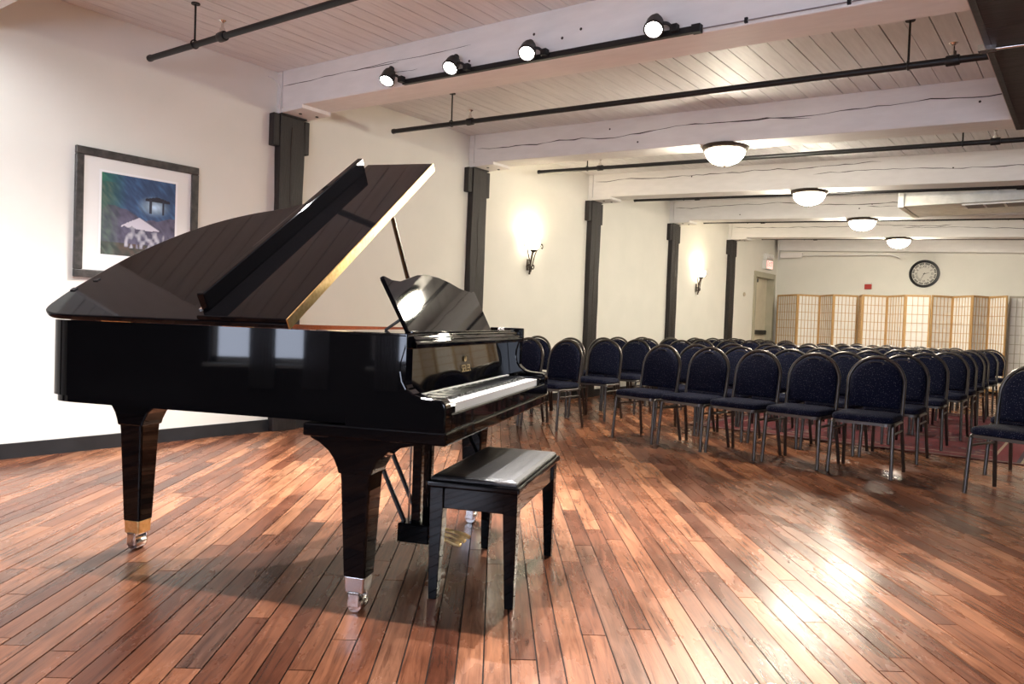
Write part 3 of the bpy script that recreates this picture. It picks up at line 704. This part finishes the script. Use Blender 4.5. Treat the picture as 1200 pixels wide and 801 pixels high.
for r in range(9):
    for i in range(2 if r in (0, 2) else 3):
        spots.append((lx[r]-.468*i+rj.uniform(-.005, .005), (6.03, 6.98, 7.85, 8.75, 9.65, 10.5, 11.35, 12.2, 13.1)[r]+rj.uniform(-.02, .02), (0, 5, 3, 2, 2, 2, 2, 2, 2)[r]+rj.uniform(-1, 1),
                      f'navy chair in wall-side block, {ordn[r]} row from piano, {ordn[i]} from inner aisle'))
spots += [(-.37, 5.86, -17, 'navy dotted banquet chair cut off by the right edge, nearest the camera'), (-.345, 6.74, -17, 'navy dotted banquet chair behind the one cut off by the right edge')]
ch0 = make_chair()
for i, (x, y, a, lab) in enumerate(spots):
    zc = .0065 if -3.45 < x < -.3 and 7.3 < y < 11.7 else 0
    if i == 0: ch0.location = (x, y, 0); ch0.rotation_euler = (0, 0, R(a)); ch0['label'] = lab
    else: dup(ch0, (x, y, zc), R(a), lab)

# ------------------------------------------------------------------ rug
rug_m = M('red_rug', (.3, .02, .03), .95)
def make_rug():
    ns, ls, b = nodes(rug_m); tc = ns.new('ShaderNodeTexCoord'); sx = ns.new('ShaderNodeSeparateXYZ'); ls.new(tc.outputs['Generated'], sx.inputs[0])
    def m2(op, a, bb=None):
        n = N(ns, 'ShaderNodeMath', operation=op)
        for k, v in enumerate((a, bb)):
            if v is None: continue
            if isinstance(v, (int, float)): n.inputs[k].default_value = v
            else: ls.new(v, n.inputs[k])
        return n.outputs[0]
    ex = m2('MULTIPLY', m2('MINIMUM', sx.outputs[0], m2('SUBTRACT', 1.0, sx.outputs[0])), 2.95)
    ey = m2('MULTIPLY', m2('MINIMUM', sx.outputs[1], m2('SUBTRACT', 1.0, sx.outputs[1])), 4.2)
    e = m2('MINIMUM', ex, ey)
    bd = ramp(ns, (0, (.10, .015, .02)), (.05, (.34, .26, .18)), (.07, (.05, .03, .05)), (.10, (.15, .012, .022)), (.26, (.38, .30, .22)), (.285, (.14, .010, .02)))
    for el in bd.color_ramp.elements: pass
    bd.color_ramp.interpolation = 'CONSTANT'; ls.new(e, bd.inputs[0])
    vo = N(ns, 'ShaderNodeTexVoronoi', Scale=6.5); ls.new(tc.outputs['Object'], vo.inputs['Vector'])
    r2 = ramp(ns, (0, (.34, .25, .17)), (.20, (.03, .03, .07)), (.32, (.17, .012, .024)), (.46, (.07, .015, .025)), (.56, (.14, .010, .02))); r2.color_ramp.interpolation = 'CONSTANT'; ls.new(vo.outputs['Distance'], r2.inputs[0])
    nz = N(ns, 'ShaderNodeTexNoise', Scale=40, Detail=5); ls.new(tc.outputs['Object'], nz.inputs['Vector'])
    r3 = ramp(ns, (.3, (.5, .5, .5)), (.7, (1, 1, 1))); ls.new(nz.outputs[0], r3.inputs[0])
    fld = m2('GREATER_THAN', e, .30); c = mix(ns, ls, m2('MULTIPLY', fld, .8), bd.outputs[0], r2.outputs[0]); c = mix(ns, ls, .8, c, r3.outputs[0], 'MULTIPLY'); ls.new(c, b.inputs['Base Color'])
make_rug()
tag(MB().box(-1.475, 1.475, -2.1, 2.1, .0005, .006).build('area_rug', rug_m, bevel=.003), 'red patterned rug with pale border stripes under the chair rows', 'rug').location = (-1.85, 9.45, 0)

# ------------------------------------------------------------------ shoji screens
wood_m = noisy('golden_pine', (.50, .30, .12), (.62, .40, .18), 12, .5, .02, 60, (10, 10, .6))
wwood_m = noisy('whitewashed_wood', (.46, .42, .34), (.52, .48, .40), 12, .6, 0)
paper_m = M('rice_paper', (.90, .89, .86), .9); nodes(paper_m)[2].inputs['Subsurface Weight'].default_value = 0
def px_x(x, y, Y):      # world X on the plane of depth Y behind an image column
    d = FWD+RIGHT*(x-600)/F_PX+UP*(400.5-y)/F_PX; return d.x*Y/d.y
NR, FR = 15.80, 16.24
SCREENS = [('golden wood shoji screen nearest the door', [(909, FR), (932.5, NR), (958.5, FR), (974.5, NR), (1003, FR)], wood_m),
           ('golden wood shoji screen left of the clock', [(1004.5, FR), (1008.5, NR), (1037.5, FR), (1058.5, NR), (1088.5, NR+.10)], wood_m),
           ('golden wood shoji screen below and right of the clock', [(1089.5, NR), (1114, FR), (1137, NR), (1156.5, FR), (1178, NR)], wood_m),
           ('whitewashed shoji screen at the right edge', [(1180, 16.0), (1212, 16.12), (1243, 16.0)], wwood_m)]
HS = 1.79
for lab, pts, wm in SCREENS:
    P = [Vector((px_x(x, 400, Y), Y, 0)) for x, Y in pts]
    t = thing('shoji_screen', lab, 'folding screen', P[0], 0, 'shoji screens along the far wall')
    for i in range(len(P)-1):
        a, b = P[i]-P[0], P[i+1]-P[0]; L = (b-a).length; ex = (b-a)/L; ey = Vector((-ex.y, ex.x, 0))
        def tf(mb): mb.v = [tuple(a+ex*p[0]+ey*p[1]+Vector((0, 0, p[2]))) for p in mb.v]; return mb
        sw = .032; g = .003
        fm_ = MB().box(g, sw, -.011, .011, .02, HS).box(L-sw, L-g, -.011, .011, .02, HS).box(sw, L-sw, -.011, .011, HS-.035, HS).box(sw, L-sw, -.011, .011, .06, .10)
        fo = tf(fm_).build('panel_frame', wm, t)
        tf(MB().box(sw, L-sw, .003, .005, .10, HS-.035)).build('paper', paper_m, fo)
        la = MB(); nc = max(2, round((L-2*sw)/.085))
        for c in range(1, nc): x = sw+(L-2*sw)*c/nc; la.box(x-.004, x+.004, -.006, .003, .10, HS-.035)
        for q in range(1, 10): z = .10+(HS-.135)*q/10; la.box(sw, L-sw, -.006, .003, z-.004, z+.004)
        lt = tf(la).build('lattice', wm, fo); lt['kind'] = 'stuff'
    for q in P: pass

# ------------------------------------------------------------------ clock
ck = thing('wall_clock', 'round black-rimmed wall clock with Roman numerals on the far wall', 'clock', (-2.71, YF, 2.235))
MB().lathe([(.0, -.004), (.262, -.004), (.270, -.02), (.262, -.04), (.232, -.045), (.220, -.034), (.218, -.012), (0, -.012)], 48, (0, 0, 0), 'y').build('rim', M('black_clock_rim', (.004, .004, .005), .4), ck, smooth=50)
MB().lathe([(.0, -.016), (.2185, -.016), (.2185, -.012), (0, -.012)], 48, (0, 0, 0), 'y').build('dial', M('ivory_dial', (.62, .60, .55), .6), ck)
inkm = M('dial_ink', (.02, .02, .02), .6)
mb = MB()
for k in range(60):
    a = 2*math.pi*k/60; 
    if k % 5: mb.prism([(math.sin(a+da)*r, math.cos(a+da)*r) for r, da in ((.176, -.036), (.210, -.036), (.210, .036), (.176, .036))], 'y', -.0172, -.016)
mb.build('minute_ring', inkm, ck)['kind'] = 'stuff'
for k, s_ in enumerate(('XII', 'I', 'II', 'III', 'IIII', 'V', 'VI', 'VII', 'VIII', 'IX', 'X', 'XI')):
    me = text_mesh(s_, .066, .001); me.materials.append(inkm); o = bpy.data.objects.new('numeral', me); COL.objects.link(o); o.parent = ck
    a = 2*math.pi*k/12; o.matrix_local = Matrix.Translation((math.sin(a)*.138, -.0168, math.cos(a)*.138)) @ Matrix.Rotation(R(90), 4, 'X') @ Matrix.Rotation(-a, 4, 'Z') @ Matrix.Diagonal((.85, 1, 1, 1))
def hand(ang, L, wd):
    a = R(ang); d = Vector((math.sin(a), math.cos(a))); n_ = Vector((d.y, -d.x))
    MB().prism([tuple(d*-.02+n_*wd), tuple(d*L+n_*wd*.4), tuple(d*L-n_*wd*.4), tuple(d*-.02-n_*wd)], 'y', -.021, -.018).build('hand', inkm, ck)
hand(78, .085, .006); hand(208, .125, .005)
MB().lathe([(0, -.023), (.009, -.023), (.009, -.016)], 12, (0, 0, 0), 'y').build('hub', inkm, ck)

# ------------------------------------------------------------------ exit sign, fire alarm, switch, junction, air unit
white_p = M('white_plastic', (.8, .8, .78), .45)
es = thing('exit_sign', 'white exit sign with red letters above the door', 'sign', (XL, 15.78, 2.30))
MB().box(0, .09, -.20, .20, 0, .20).build('housing', white_p, es, bevel=.006)
MB().box(.09, .093, -.17, .17, .02, .18).build('lit_face', M('lit_sign_face', (.9, .8, .78), .5, emit=(1, .45, .38), es=.9), es)
me = text_mesh('EXIT', .15); me.materials.append(M('exit_red', (.8, .03, .02), .5, emit=(1, .05, .03), es=1.2)); o = bpy.data.objects.new('lettering', me); COL.objects.link(o); o.parent = es
o.matrix_local = Matrix.Translation((.0938, 0, .10)) @ Matrix.Rotation(R(90), 4, 'Z') @ Matrix.Rotation(R(90), 4, 'X')
el = thing('emergency_light', 'white twin-lamp emergency light above the exit sign', 'emergency light', (XL, 15.78, 2.51))
MB().box(0, .08, -.16, .16, 0, .12).build('housing', white_p, el, bevel=.008)
for s in (-.08, .08): MB().lathe([(.02, .08), (.04, .09), (.045, .13), (0, .132)], 14, (0, s, .06), 'x').build('lamp', white_p, el, smooth=40)
fa = thing('fire_alarm', 'small red fire alarm box on the far wall', 'alarm', (-3.71, YF, 1.93))
MB().box(-.065, .065, -.05, 0, 0, .10).build('housing', M('alarm_red', (.45, .03, .02), .4), fa, bevel=.006)
MB().box(-.06, .06, -.045, 0, .10, .135).build('strobe_lens', M('strobe_clear', (.8, .78, .74), .2), fa, bevel=.006)
th = thing('thermostat', 'tiny pale thermostat on the wall left of the door', 'thermostat', (XL, 14.62, 1.72))
MB().lathe([(.04, 0), (.04, .02), (.028, .03), (0, .03)], 16, (0, 0, 0), 'x').build('dial', M('beige_plastic', (.6, .52, .4), .5), th, smooth=40)
jb = thing('junction_box', 'painted junction box with conduit in the far left ceiling corner', 'junction box', (-5.3, YF-.26, 2.62))
MB().box(-.12, .34, -.07, 0, -.05, .06).build('box', trimw_m, jb, bevel=.01)
MB().tube(smooth_path([(.34, -.03, .0), (1.0, -.03, -.01), (1.9, -.03, -.02), (2.1, -.03, -.05), (2.2, -.03, -.10)]), .012, 8).build('conduit', trimw_m, jb, smooth=50)
MB().tube([(-.16, -.03, .4), (-.16, -.03, -.10)], .016, 8).build('riser', trimw_m, jb, smooth=50)

galv = noisy('galvanised_sheet', (.55, .54, .5), (.68, .66, .62), 10, .35, .01, metal=.7)
ac = thing('air_unit', 'galvanised metal air unit with louvred grille hung under the ceiling', 'air conditioner', (-.1, 10.05, 2.50))
MB().box(-1.75, 1.6, -.45, .45, 0, .16).build('casing', galv, ac, bevel=.008)
MB().box(-1.78, -1.72, -.47, .47, -.01, .18).build('end_flange', galv, ac, bevel=.004)
MB().box(-1.15, -.15, -.40, -.12, -.014, 0).build('grille_frame', white_p, ac)
for k in range(5): MB().box(-1.12+k*.19, -1.12+k*.19+.165, -.385, -.135, -.017, -.012).build('louvre', M('louvre_grey', (.25, .24, .22), .5) if k == 0 else bpy.data.materials['louvre_grey'], ac)
for x in (-1.5, 1.3):
    for yy in (-.4, .4): MB().tube([(x, yy, .16), (x, yy, ceil_z(x-.1)-2.50)], .006, 6).build('hanger_rod', pipe_m, ac)
